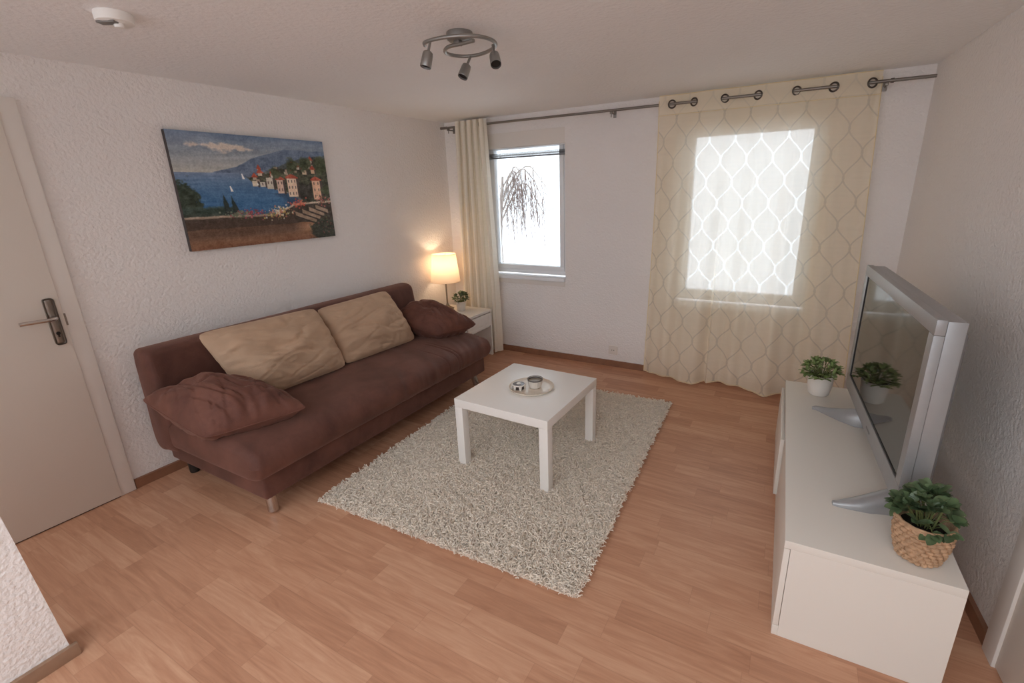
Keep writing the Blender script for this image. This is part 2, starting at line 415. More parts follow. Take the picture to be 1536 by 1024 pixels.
MB().box(.021, .0235, -.048, -.036, .985, 1.045).build('strike_plate', M_brush, d1, smooth=False)
MB().box(-.01, .022, -.93, -.05, .0, .006).build('threshold', M_black, d1, smooth=False)
# door casing and leaf in the right wall, near the camera
d2 = sempty('door_2', (XR(-2.06), -2.06, 0), -math.atan(RA))
b = MB(); b.box(-.022, .002, -.075, 0, 0, 2.02, .004); b.box(-.022, .002, -.98, -.905, 0, 2.02, .004); b.box(-.0215, .002, -.905, -.075, 1.955, 2.0195, .003); b.build('door_frame', M_frame, d2)
MB().box(-.012, .002, -.915, -.07, .006, 1.96, .003).build('door_leaf', M_door, d2)

# outside
M_ground = pm('snow_ground', srgb(238, 240, 243), .9)
struct(MB().box(-30, 30, .6, 40, -.75, -.7).build('ground', M_ground, smooth=False))
def birch():
    t = thing('birch_tree', 'bare weeping birch tree outside the left window', 'tree', (-1.32, 3.0, -.7))
    mb_ = pm('birch_bark', srgb(150, 140, 134), .8, var=(20, .2))
    mt = pm('birch_twig', srgb(112, 94, 88), .8)
    MB().tube([(0, 0, 0), (.02, 0, .7), (-.02, .02, 1.4), (.04, 0, 2.0), (.1, 0, 2.5)], [.055, .05, .042, .032, .02], 10).build('trunk', mb_, t)
    rr = random.Random(3); b = MB(); tw = MB()
    for (h0, rch, top) in [(1.9, .95, 2.66), (2.1, .75, 2.62), (2.0, .55, 2.66), (2.2, .38, 2.6), (1.8, .8, 2.4), (2.0, -.5, 2.6)]:
        pts = []
        for i in range(12):
            s = i/11; x = .05+rch*s; z = h0+(top-h0)*math.sin(min(1, s*1.5)*PI/2)-(max(0, s-.55)*1.1)**1.6*1.4
            pts.append((x, rr.uniform(-.02, .02)+.12*s*math.sin(h0*9), z))
        b.tube(pts, [.014*(1-.75*i/11)+.002 for i in range(12)], 6)
        for i in range(2, 12):
            for k in range(3):
                p = Vector(pts[i])+Vector((rr.uniform(-.05, .05), rr.uniform(-.1, .1), 0)); L_ = rr.uniform(.35, 1.15)*(1-.25*abs(rch)); q = [tuple(p)]
                dx = rr.uniform(-.05, .11)
                for j in range(1, 9):
                    p = p+Vector((dx/8+rr.uniform(-.012, .012), rr.uniform(-.012, .012), -L_/8)); q.append(tuple(p))
                    if j > 1 and rr.random() < .7:
                        e = p+Vector((rr.uniform(-.05, .05), rr.uniform(-.03, .03), -rr.uniform(.03, .09)))
                        tw.tube([tuple(p), tuple(e)], .0022, 3, False)
                tw.tube(q, [.0036-.0002*j for j in range(len(q))], 4, False)
    b.build('branch', mb_, t); tw.build('twigs', mt, t)
birch()

# ------------------------------------------------------------------ soft things
def pillow_mesh(name, A, B, Cc, D, T, mat, parent=None, seed=0, n=84, pinch=.03, wr=1., up=None, slump=0):
    A, B, Cc, D = [np.array(v, float) for v in (A, B, Cc, D)]
    nrm = np.cross(B-A, D-A); nrm /= np.linalg.norm(nrm)
    if up is not None and nrm @ np.array(up) < 0: nrm = -nrm
    V = []; faces = []
    lin = [math.sin(PI/2*(-1+2*i/(n-1))) for i in range(n)]
    for sgn in (1, -1):
        for u in lin:
            for v in lin:
                uu = u*(1-pinch*(1-v*v)); vv = v*(1-pinch*(1-u*u))
                rc_ = 1-.05*(u*v)**8-.02*(u*v)**2
                a, b_ = (uu*rc_+1)/2, (vv*rc_+1)/2
                p = A*(1-a)*(1-b_)+B*a*(1-b_)+Cc*a*b_+D*(1-a)*b_
                ed = max(0, (1-abs(u)**2.5)*(1-abs(v)**2.5)); h = ed**.56*T/2*1.04
                edge = max(abs(u), abs(v))
                w = noi(u*1.7+seed*7.1, v*2.2, sgn*3+seed)*.30
                cr1 = noi(u*1.0+v*.6+seed*3.3, v*3.6-u*.8, sgn+seed*2); cr2 = noi(u*1.3+seed, v*5.5+u*2.6, seed*5)
                w -= max(0, .16-abs(cr1))*.85*(1-.4*edge)+max(0, .12-abs(cr2))*.8
                rad = math.sin((u if abs(v) > abs(u) else v)*19+5*noi(u*2, v*2, seed))*.11*min(1, 3*max(0, edge-.6))
                h *= 1+wr*(w+rad)
                h *= 1+.22*math.exp(-((v-slump)/.6)**2)-.10
                V.append(p+nrm*h*sgn)
    idx = lambda s, i, j: s*n*n+i*n+j
    for s in (0, 1):
        for i in range(n-1):
            for j in range(n-1):
                q = (idx(s, i, j), idx(s, i+1, j), idx(s, i+1, j+1), idx(s, i, j+1)); faces.append(q if s == 0 else q[::-1])
    me = bpy.data.meshes.new(name); me.from_pydata([tuple(v) for v in V], [], faces)
    bm = bmesh.new(); bm.from_mesh(me); bmesh.ops.remove_doubles(bm, verts=bm.verts, dist=1e-5); bmesh.ops.recalc_face_normals(bm, faces=bm.faces); bm.to_mesh(me); bm.free()
    o = link(name, me, mat, parent, True, 180)
    # piping along the seam
    return o
def seam(name, A, B, Cc, D, mat, parent, pinch=.03, r=.003):
    A, B, Cc, D = [np.array(v, float) for v in (A, B, Cc, D)]; pts = []
    m = 18
    loop = [(-1+2*i/m, -1) for i in range(m)]+[(1, -1+2*i/m) for i in range(m)]+[(1-2*i/m, 1) for i in range(m)]+[(-1, 1-2*i/m) for i in range(m+1)]
    for u, v in loop:
        uu = u*(1-pinch*(1-v*v)); vv = v*(1-pinch*(1-u*u)); rc_ = 1-.05*(u*v)**8-.02*(u*v)**2; a, b_ = (uu*rc_+1)/2, (vv*rc_+1)/2
        pts.append(tuple(A*(1-a)*(1-b_)+B*a*(1-b_)+Cc*a*b_+D*(1-a)*b_))
    return MB().tube(pts, r, 6).build(name, mat, parent)

def extrude_profile(name, prof, y0, y1, mat, parent, ny=90, endr=.05, wrinkle=None, sub=4):
    # smooth closed profile (Catmull-Rom), extruded along y with rounded ends
    P_ = [np.array(p, float) for p in prof]; k = len(P_); pts = []
    for i in range(k):
        p0, p1, p2, p3 = P_[i-1], P_[i], P_[(i+1) % k], P_[(i+2) % k]
        for s in range(sub):
            t = s/sub
            pts.append(.5*((2*p1)+(-p0+p2)*t+(2*p0-5*p1+4*p2-p3)*t*t+(-p0+3*p1-3*p2+p3)*t**3))
    pts = np.array(pts); cen = np.array([(pts[:, 0].min()+pts[:, 0].max())/2, (pts[:, 1].min()+pts[:, 1].max())/2])
    ys = []
    for i in range(ny):
        s = i/(ny-1); e = .5-.5*math.cos(PI*s); ys.append(y0+(y1-y0)*(.35*e+.65*s))
    bm = bmesh.new(); rings = []
    for y in ys:
        d = min(y-y0, y1-y); q = 0 if d >= endr else (1-math.sqrt(max(0, 1-(1-d/endr)**2)))*endr
        ring = []
        for p in pts:
            v = p-cen; ext = np.array([max(abs(v[0]), 1e-6), max(abs(v[1]), 1e-6)])
            sc = np.array([np.sign(v[0])*max(0, abs(v[0])-q), np.sign(v[1])*max(0, abs(v[1])-q)])
            c = cen+sc; co = Vector((c[0], y, c[1]))
            if wrinkle: co = wrinkle(co, y)
            ring.append(bm.verts.new(co))
        rings.append(ring)
    n = len(pts)
    for a, b_ in zip(rings, rings[1:]):
        for i in range(n): bm.faces.new((a[i], a[(i+1) % n], b_[(i+1) % n], b_[i]))
    bm.faces.new(rings[0]); bm.faces.new(rings[-1][::-1])
    bmesh.ops.recalc_face_normals(bm, faces=bm.faces)
    me = bpy.data.meshes.new(name); bm.to_mesh(me); bm.free()
    return link(name, me, mat, parent, True, 60)

# ------------------------------------------------------------------ sofa
sofa = thing('sofa', 'long armless dark brown suede sofa on short chrome legs against the wall', 'sofa', (0, 0, 0))
def wr_seat(co, y):
    x, z = co.x, co.z
    if z > .36 or x > .9:
        k = .5+.5*math.tanh((y+2.0)/.25)
        amp = .010*k+.0025
        f1 = noi(x*2.2, (y+x*.55)*17, 1.3); f2 = noi(x*3, y*6, 5.)
        d = amp*(f1*.9*max(0, min(1, (x-.3)/.2))*(.35+.65*abs(noi(x*1.3, y*1.1, 8.2))*2) + f2*.5)
        for yc, wd, dp in ((-1.30, .006, .007), (-1.265, .006, .006), (-1.42, .005, .004)):
            if x > .62: d -= dp*math.exp(-((y+.04*(x-.9)-yc)/wd)**2)*min(1, (x-.62)/.15)
        crown = .012*math.sin(PI*min(1, max(0, (x-.2)/.75)))
        co.z += d+(crown if z > .38 else 0)
        if x > .93: co.x += d*.8
    return co
seat_prof = [(.90, .262), (.955, .27), (.990, .30), (1.003, .34), (.992, .39), (.955, .422), (.88, .436), (.72, .44), (.5, .438), (.30, .43), (.17, .42), (.15, .36), (.15, .27), (.3, .262), (.5, .26), (.7, .26)]
seat = extrude_profile('seat', seat_prof, -2.865, -.855, M_brown, sofa, ny=420, endr=.05, wrinkle=wr_seat, sub=5)
back_prof = [(.045, .25), (.045, .50), (.048, .76), (.062, .808), (.10, .822), (.15, .822), (.195, .808), (.215, .77), (.235, .62), (.262, .44), (.27, .27), (.16, .235)]
def wr_back(co, y):
    co.x += .004*noi(co.x*2, y*3, co.z*4); co.z += .003*noi(co.x*2+4, y*2.5, 2); return co
extrude_profile('backrest', back_prof, -2.868, -.858, M_brown, sofa, ny=120, endr=.035, wrinkle=wr_back, sub=5)
MB().box(.03, .925, -2.80, -.875, .128, .268, .018, 3).build('base', M_brown, sofa)
for (x, y, bx, by) in ((.845, -2.735, 0, 0), (.83, -.93, .02, .02)):
    MB().tube([(x, y, .135), (x+bx, y+by, .012)], .0265, 24).build('leg', M_chrome, sofa)
for (x, y) in ((.06, -2.72), (.06, -.95)):
    MB().lathe([(0, .0), (.026, .0), (.03, .13), (0, .13)], 16, Matrix.Translation((x, y, .004))).build('leg', M_black, sofa)

def cushion(name, label, A, B, Cc, D, T, mat, seed, grp, up=(1, 0, 1), **kw):
    cen = [sum(v[i] for v in (A, B, Cc, D))/4 for i in range(3)]
    zmin = min(v[2] for v in (A, B, Cc, D)); base = (cen[0], cen[1], zmin)
    t = thing(name, label, 'cushion', base, 0, grp)
    sub = lambda v: tuple(v[i]-base[i] for i in range(3))
    A, B, Cc, D = map(sub, (A, B, Cc, D))
    pillow_mesh('cover', A, B, Cc, D, T, mat, t, seed, up=up, **kw)
    seam('piping', A, B, Cc, D, mat, t, kw.get('pinch', .03))
    return t
# back cushions (A,B bottom; C,D top)
cushion('cushion', 'larger tan velour cushion leaning on the sofa back, left of its twin', (.47, -2.54, .455), (.50, -1.875, .452), (.285, -1.895, .850), (.255, -2.645, .865), .24, M_tan, 1.3, 'tan cushions on the sofa', slump=-.3)
cushion('cushion', 'tan velour cushion leaning on the sofa back beside the right brown cushion', (.47, -1.88, .452), (.52, -1.21, .452), (.29, -1.25, .845), (.265, -1.895, .83), .22, M_tan, 4.1, 'tan cushions on the sofa', slump=-.3)
cushion('cushion', 'dark brown suede cushion lying on the left end of the sofa', (.22, -2.945, .60), (.72, -2.915, .475), (.92, -2.48, .495), (.41, -2.50, .575), .27, M_brown2, 2.7, 'brown cushions on the sofa ends', up=(0, 0, 1), pinch=.02)
cushion('cushion', 'dark brown suede cushion slumped on the right end of the sofa', (.25, -1.23, .59), (.72, -1.18, .50), (.87, -.85, .52), (.27, -.80, .64), .25, M_brown2, 6.2, 'brown cushions on the sofa ends', up=(0, 0, 1), pinch=.02)

# ------------------------------------------------------------------ coffee table
tt = thing('coffee_table', 'small square white coffee table standing on the shaggy rug', 'table', (1.7738, -1.6567, .012), -.03)
a, b2, th = .6009/2, .639/2, .441-.012
MB().box(-a, a, -b2, b2, th-.05, th, .002, 2).build('tabletop', M_white, tt)
for sx in (-1, 1):
    for sy_ in (-1, 1):
        x, y = sx*(a-.0265), sy_*(b2-.0265)
        MB().box(x-.0255, x+.0255, y-.0255, y+.0255, 0, th-.05, .002, 2).build('leg', M_white, tt)
# tray with two small vessels
M_tray = pm('cream_tray', srgb(222, 212, 196), .35, var=(30, .06))
ty = thing('tray', 'round cream tray on the coffee table', 'tray', (1.790, -1.645, .4415))
MB().lathe([(0, 0), (.115, 0), (.13, .004), (.1345, .012), (.131, .0135), (.122, .007), (.10, .0055), (0, .005)], 64).build('dish', M_tray, ty)
M_rib = pm('ribbed_ceramic', srgb(214, 208, 198), .4)
M_dark = pm('dark_wax', srgb(62, 54, 52), .35)
cp1 = thing('candle_jar', 'short dark candle jar with white stripes on the tray, left of the cup', 'candle', (1.733, -1.695, .447))
MB().lathe([(0, 0), (.033, 0), (.037, .003), (.039, .024), (.0345, .024), (.033, .010), (0, .010)], 40).build('jar', M_dark, cp1)
MB().lathe([(.0392, .022), (.042, .024), (.0425, .029), (.039, .031), (.035, .0295), (.035, .023)], 40).build('rim', M_pot, cp1)
MB().lathe([(0, .0285), (.015, .0283), (.0355, .026), (.0355, .02), (0, .02)], 40).build('wax', pm('brown_wax', srgb(78, 68, 68), .3), cp1)
MB().lathe([(0, .033), (.012, .032), (.014, .0295), (.012, .0285), (0, .0285)], 24).build('wick_cup', M_pot, cp1)
b = MB()
for k in range(7):
    a_ = 2*PI*k/7+.3; 
    b.prism([(-.005, 0), (.005, 0), (.009, .022), (-.009, .022)], .0365, .0405, 'y', Matrix.Rotation(a_, 4, 'Z'))
b.build('stripes', M_pot, cp1, smooth=False)
cp2 = thing('cup', 'pale ribbed cup with a dark rim on the tray, right of the candle jar', 'cup', (1.812, -1.638, .447))
def ribcup():
    prof = [(0, .0), (.030, 0), (.036, .004), (.0415, .03), (.0445, .048), (.046, .052), (.0445, .0535), (.042, .051), (.0395, .036), (0, .035)]
    n = 96; bm = MB(); rings = []
    for pi_, (r, z) in enumerate(prof):
        if r == 0: rings.append([bm.bm.verts.new((0, 0, z))]); continue
        rib = .0009 if 2 <= pi_ <= 4 else 0
        rings.append([bm.bm.verts.new(((r+rib*math.cos(24*2*PI*i/n))*math.cos(2*PI*i/n), (r+rib*math.cos(24*2*PI*i/n))*math.sin(2*PI*i/n), z)) for i in range(n)])
    for p, q in zip(rings, rings[1:]):
        for i in range(n):
            j = (i+1) % n
            if len(p) == 1: bm.bm.faces.new((p[0], q[j], q[i]))
            elif len(q) == 1: bm.bm.faces.new((p[i], p[j], q[0]))
            else: bm.bm.faces.new((p[i], p[j], q[j], q[i]))
    return bm
ribcup().build('body', M_rib, cp2)
MB().lathe([(.0425, .0515), (.0455, .0545), (.0468, .0535), (.0462, .0505), (.0455, .046)][::-1]+[(.0412, .049), (.0400, .041)], 60).build('rim', pm('dark_glaze', srgb(92, 86, 84), .3), cp2)
MB().lathe([(0, .0405), (.0405, .0405)], 48).build('filling', pm('pale_filling', srgb(150, 140, 122), .4), cp2)

# ------------------------------------------------------------------ rug
rug = thing('rug', 'cream shaggy pile rug under the coffee table', 'rug', (1.6947, -1.5908, 0), .0361)
RWd, RLn = 1.4696, 1.9352
MB().box(-RWd/2+.015, RWd/2-.015, -RLn/2+.015, RLn/2-.015, .001, .009, .002).build('backing', M_rugbase, rug)
def pile(n=66000):
    K = 5; S = 3
    x = rng.uniform(-RWd/2+.008, RWd/2-.008, n); y = rng.uniform(-RLn/2+.008, RLn/2-.008, n)
    th0 = rng.uniform(0, 2*PI, n)+.0; ln = rng.uniform(.018, .036, n); curl = rng.normal(0, 1.7, n); hgt = rng.uniform(.012, .027, n)
    def cl(X, Y, fx, fy, ph): return np.sin(X*fx+ph+1.7*np.sin(Y*fy*.6+ph*2))*np.sin(Y*fy+1.3*np.sin(X*fx*.7+ph))
    clump = .5*cl(x, y, 95, 120, .4)+.35*cl(x+y*.4, y, 170, 150, 2.1)+.3*cl(x, y-x*.3, 41, 52, 4.)
    hgt = hgt*(1+.45*clump); 
    rad = rng.uniform(.0019, .003, n)
    z0 = .006
    P_ = np.zeros((n, K, 3)); ang_ = th0.copy(); px, py = x.copy(), y.copy()
    for k in range(K):
        s = k/(K-1)
        P_[:, k, 0] = px; P_[:, k, 1] = py; P_[:, k, 2] = z0+hgt*np.sin(s*2.3)
        out_ = np.maximum(np.abs(px)-RWd/2, np.abs(py)-RLn/2) > .003; ln = np.where(out_, ln*.35, ln)
        ang_ = ang_+curl/(K-1); px = px+np.cos(ang_)*ln/(K-1); py = py+np.sin(ang_)*ln/(K-1)
    T_ = np.gradient(P_, axis=1); T_ /= np.linalg.norm(T_, axis=2, keepdims=True)+1e-9
    up = np.zeros_like(T_); up[..., 2] = 1; s_ = np.cross(T_, up); s_ /= np.linalg.norm(s_, axis=2, keepdims=True)+1e-9; u_ = np.cross(s_, T_)
    tap = np.array([.7, 1, 1.05, .95, .5])
    V = np.zeros((n, K, S, 3))
    for j in range(S):
        a_ = 2*PI*j/S+PI/2
        V[:, :, j] = P_+(s_*math.cos(a_)+u_*math.sin(a_))*(rad[:, None]*tap)[..., None]
    V = V.reshape(-1, 3)
    base = (np.arange(n)*K*S)[:, None]
    q = []
    for k in range(K-1):
        for j in range(S):
            j2 = (j+1) % S; q.append([k*S+j, k*S+j2, (k+1)*S+j2, (k+1)*S+j])
    q = np.array(q); Fq = (base[:, :, None]+q[None]).reshape(-1, 4)
    me = bpy.data.meshes.new('pile'); me.vertices.add(len(V)); me.vertices.foreach_set('co', V.ravel().astype(np.float32))
    nf = len(Fq); me.loops.add(nf*4); me.loops.foreach_set('vertex_index', Fq.ravel().astype(np.int32))
    me.polygons.add(nf); me.polygons.foreach_set('loop_start', (np.arange(nf)*4).astype(np.int32))
    try: me.polygons.foreach_set('loop_total', np.full(nf, 4, dtype=np.int32))
    except Exception: pass
    me.update(calc_edges=True)
    ca = me.color_attributes.new('Col', 'FLOAT_COLOR', 'POINT')
    c0 = np.array(srgb(247, 236, 220)); br = rng.uniform(.82, 1.04, n)
    c = np.ones((n, K*S, 4)); c[:, :, :3] = c0[None, None]*br[:, None, None]
    ca.data.foreach_set('color', c.ravel().astype(np.float32))
    o = link('pile', me, M_yarn, rug, True, 180); o['kind'] = 'stuff'
pile()

# ------------------------------------------------------------------ tv bench
SX, SY, STH, SW, SL, SH = 3.3512, -1.5651, .0188, .4715, 1.5241, .4038
st = thing('tv_bench', 'low white media bench against the right wall under the television', 'cabinet', (SX, SY, 0), STH)
w2, l2 = SW/2, SL/2
M_bench = pm('bench_white', srgb(226, 221, 212), .42)
MB().box(-w2, w2, -l2, l2, SH-.03, SH, .0015).build('top_panel', M_bench, st)
b = MB(); b.box(-w2+.02, w2, -l2, -l2+.018, .0, SH-.03, .001); b.box(-w2+.02, w2, l2-.018, l2, 0, SH-.03, .001)
b.box(w2-.01, w2, -l2+.018, l2-.018, .02, SH-.03); b.box(-w2+.02, w2-.01, -l2+.018, l2-.018, .04, .058); b.box(-w2+.02, w2-.01, -.009, .009, .058, SH-.03)
b.build('body', M_bench, st, smooth=False)
MB().box(-w2, -w2+.02, -l2, l2, 0, .042, .001).build('plinth', M_bench, st)
MB().box(-w2+.0005, -w2+.0185, -l2+.0005, .06, .044, SH-.032, .001).build('door', M_bench, st)
dr = MB().box(-w2-.016, -w2+.002, .066, l2-.001, .044, SH-.05, .001).build('door', M_bench, st)

# ------------------------------------------------------------------ television
tv = thing('television', 'silver framed flat television on the white media bench', 'television', (3.4145, -1.5185, SH), .0537)
tl, tz0, tz1 = 1.136/2, .078, 1.135-SH
bw = .05
b = MB()
tz1 += .008
b.box(0, .028, -tl, tl, tz1-bw, tz1, .004); b.box(0, .028, -tl, tl, tz0, tz0+.075, .004)
b.box(0, .028, -tl, -tl+bw, tz0+.075, tz1-bw, .003); b.box(0, .028, tl-bw, tl, tz0+.075, tz1-bw, .003)
b.build('bezel', M_silver, tv)
MB().box(.006, .012, -tl+bw-.004, tl-bw+.004, tz0+.071, tz1-bw+.004).build('screen', M_screen, tv, smooth=False)
b = MB()
b.box(.003, .006, -tl+bw-.0, -tl+bw+.006, tz0+.075, tz1-bw).box(.003, .006, tl-bw-.006, tl-bw, tz0+.075, tz1-bw).box(.003, .006, -tl+bw+.006, tl-bw-.006, tz0+.075, tz0+.081)
b.build('screen_gasket', M_black, tv, smooth=False)
MB().box(.0285, .078, -tl+.004, tl-.004, tz0+.004, tz1-.004, .005).build('body', M_silver, tv)
MB().box(.0785, .11, -tl+.07, tl-.07, tz0+.06, tz1-.05, .02, 3).build('back_cover', M_silver_d, tv)
MB().box(-.0015, .001, -.09, -.02, tz0+.028, tz0+.036).build('logo_strip', M_silver_d, tv, smooth=False)
def tvfoot(y, dy):
    # wedge shaped foot, pointed front and back
    bm = MB().bm
    secs = []
    for (x, yc, hw, h) in [(-.165, dy, .010, .012), (-.15, dy, .014, .018), (-.10, dy*.66, .030, .03), (-.05, dy*.33, .042, .05), (.0, 0, .042, .076), (.03, 0, .044, .082), (.07, -dy*.1, .042, .076), (.11, -dy*.1, .03, .03), (.145, 0, .014, .018), (.155, 0, .008, .01)]:
        ring = []
        for k in range(14):
            a_ = PI*k/13; ring.append(bm.verts.new((x, y+yc+hw*math.cos(a_), .001+h*max(0, math.sin(a_))**.7)))
        secs.append(ring)
    for p, q in zip(secs, secs[1:]):
        for i in range(13): bm.faces.new((p[i], p[i+1], q[i+1], q[i]))
        bm.faces.new((p[13], p[0], q[0], q[13]))
    bm.faces.new(secs[0]); bm.faces.new(secs[-1][::-1])
    m = MB(); m.bm.free(); m.bm = bm
    return m.build('foot', M_silver, tv)
tvfoot(.24, .11); tvfoot(-.47, -.045)

# ------------------------------------------------------------------ plants
def foliage(parent, mat, n, R_, z0, h, ls, lw, seed, droop=.3, stems=True):
    rr = random.Random(seed); bm = bmesh.new(); sb = MB()
    def leaf(p, d, L_, w_):
        d = d.normalized(); side = d.cross(Vector((0, 0, 1)))
        if side.length < .05: side = Vector((1, 0, 0))
        side.normalize(); side = (side+Vector((0, 0, rr.uniform(-.4, .4)))).normalized(); up = side.cross(d).normalized()
        prof = [(0, .10), (.14, .58), (.34, .96), (.58, 1.), (.8, .72), (.93, .36), (1, .0)]
        L0 = []; Lm = []; L1 = []
        for s, ww in prof:
            c = p+d*(L_*s)-Vector((0, 0, 1))*(droop*L_*s*s)
            Lm.append(bm.verts.new(c)); L0.append(bm.verts.new(c+side*w_*ww+up*w_*ww*.35)); L1.append(bm.verts.new(c-side*w_*ww+up*w_*ww*.35))
        for i in range(len(prof)-1):
            bm.faces.new((L0[i], L0[i+1], Lm[i+1], Lm[i])); bm.faces.new((Lm[i], Lm[i+1], L1[i+1], L1[i]))
    for k in range(n):
        a_ = rr.uniform(0, 2*PI); el = math.acos(1-rr.random()*.97); r0 = rr.uniform(0, .35)*R_
        tip = Vector((math.cos(a_)*math.sin(el)*R_, math.sin(a_)*math.sin(el)*R_, z0+h*(.12+.88*math.cos(el))))*1.0
        st0 = Vector((math.cos(a_)*r0, math.sin(a_)*r0, z0))
        mid = (st0+tip)/2+Vector((0, 0, .15*h))
        sb.tube([tuple(st0), tuple(mid), tuple(tip)], .0016, 5, False)
        outd = (tip-mid).normalized()
        m_ = rr.choice((4, 5, 6))
        for q in range(m_):
            b_ = 2*PI*q/m_+rr.random(); s = rr.uniform(.55, 1)
            base = mid+(tip-mid)*s
            pd = Vector((math.cos(b_), math.sin(b_), rr.uniform(-.2, .7)))*.85+outd*.75
            leaf(base, pd, ls*rr.uniform(.65, 1.1), lw*rr.uniform(.75, 1.1))
    me = bpy.data.meshes.new('foliage'); bm.to_mesh(me); bm.free(); link('foliage', me, mat, parent, True, 180)
    sb.build('stems', M_stem, parent)
p1 = thing('potted_plant', 'small leafy plant in a plain white pot at the window end of the media bench', 'plant', (3.265, -.955, SH))
MB().lathe([(0, .001), (.043, .001), (.053, .012), (.060, .055), (.065, .118), (.0665, .122), (.063, .122), (.059, .10), (0, .10)], 48).build('pot', M_pot, p1)
MB().lathe([(0, .108), (.060, .105)], 32).build('soil', M_soil, p1)
foliage(p1, M_leaf, 64, .092, .105, .098, .034, .0075, 5, .05)
p2 = thing('potted_plant', 'bushy broad-leaved plant in a woven basket at the near corner of the bench', 'plant', (3.495, -2.225, SH))
def basket():
    n = 168; rows = 9; sub = 8; m = MB(); rings = []
    Hh = .13
    tot = rows*sub
    for i in range(tot+1):
        s = i/tot; z = .004+Hh*s
        R_ = .055+.022*math.sin(min(1, s*1.25)*PI/2)-.003*s
        row = int(min(rows-1, s*rows)); f_ = s*rows-row
        ring = []
        for k in range(n):
            a_ = 2*PI*k/n; bulge = abs(math.sin(a_*10+row*PI/2))**.6*max(0, math.sin(PI*min(1, max(0, f_))))**.55
            r = R_-.005+.0095*bulge; zz = z+.0015*math.sin(a_*5+row)
            ring.append(m.bm.verts.new((r*math.cos(a_), r*math.sin(a_), zz)))
        rings.append(ring)
    for (r, z) in [(.067, .006+Hh), (.062, Hh-.01), (.054, .03)]: rings.append([m.bm.verts.new((r*math.cos(2*PI*k/n), r*math.sin(2*PI*k/n), z)) for k in range(n)])
    for a_, b_ in zip(rings, rings[1:]):
        for k in range(n): m.bm.faces.new((a_[k], a_[(k+1) % n], b_[(k+1) % n], b_[k]))
    m.bm.faces.new(rings[0][::-1])
    return m
basket().build('basket', M_basket, p2)
b = MB(); 
for o_, dz in ((.071, 0), (.0705, .006)):
    b.tube([((o_+.001*math.sin(k*1.3))*math.cos(2*PI*k/60), (o_+.001*math.sin(k*1.3))*math.sin(2*PI*k/60), .132+dz) for k in range(61)], .004, 8, False)
b.build('rim', M_basket, p2)
MB().lathe([(0, .118), (.065, .115)], 32).build('soil', M_soil, p2)
foliage(p2, M_leaf2, 44, .074, .115, .122, .046, .0155, 11, .12)

# ------------------------------------------------------------------ nightstand, lamp, small plant
NX, NY, NZ = .31, -.40, .468
ns = thing('nightstand', 'white nightstand with a drawer in the corner behind the sofa', 'nightstand', (NX, NY, 0), -.0)
MB().box(-.25, .25, -.22, .22, NZ-.02, NZ, .002).build('top_panel', M_white, ns)
b = MB()
b.box(-.25, .244, .20, .22, 0, NZ-.02, .001); b.box(-.25, .244, -.22, -.20, 0, NZ-.02, .001); b.box(-.25, .23, -.20, .20, .29, .305); b.box(-.25, -.24, -.20, .20, .05, NZ-.02)
b.build('side_panels', M_white, ns, smooth=False)
dw = MB().box(.225, .247, -.192, .192, .312, NZ-.03, .002).build('drawer', M_white, ns)
b = MB(); b.box(.2475, .250, -.192, .192, NZ-.052, NZ-.03).box(.2475, .250, -.192, .192, .312, .334).box(.2475, .250, -.192, -.165, .334, NZ-.052).box(.2475, .250, .165, .192, .334, NZ-.052)
b.build('drawer_frame', M_white, dw, smooth=False)
LX, LY = .142, -.335
lp = thing('table_lamp', 'lit table lamp with a cream drum shade on the nightstand', 'lamp', (LX, LY, NZ))
MB().lathe([(0, .0), (.062, .0), (.064, .005), (.05, .012), (.03, .022), (.014, .04), (.008, .06), (.0075, .28), (0, .28)], 32).build('base', pm('lamp_metal', srgb(150, 138, 124), .35, .7), lp)
def drum(): 
    n = 64; m = MB(); pr = [(.142, .275), (.143, .275), (.114, .535), (.113, .535)]
    m.lathe([(.1425, .272), (.1135, .535)], n); return m
so = drum().build('lamp_shade', M_shade, lp)
for rr_, zz_ in ((.1135, .535), (.1425, .272)):
    MB().tube([(rr_*math.cos(2*PI*k/48), rr_*math.sin(2*PI*k/48), zz_) for k in range(49)], .002, 6, False).build('shade_ring', M_shade, so)
b = MB()
for k in range(3): b.tube([(0, 0, .47), (.113*math.cos(2*PI*k/3), .113*math.sin(2*PI*k/3), .532)], .0015, 5)
b.build('shade_spider', M_brush, so)
MB().tube([(0, 0, .278), (0, 0, .335)], .014, 14).build('socket', M_brush, lp)
MB().lathe([(0, .33), (.014, .335), (.028, .37), (.03, .395), (.02, .42), (0, .43)], 20).build('bulb', M_bulb, lp)
p3 = thing('potted_plant', 'tiny green plant in a small white pot on the nightstand', 'plant', (.315, -.345, NZ))
MB().lathe([(0, .001), (.036, .001), (.041, .006), (.048, .088), (.049, .09), (.0455, .09), (.043, .078), (0, .078)], 36).build('pot', M_pot, p3)
MB().lathe([(0, .082), (.044, .08)], 24).build('soil', M_soil, p3)
foliage(p3, M_leaf2, 34, .066, .08, .10, .037, .009, 8, .05)

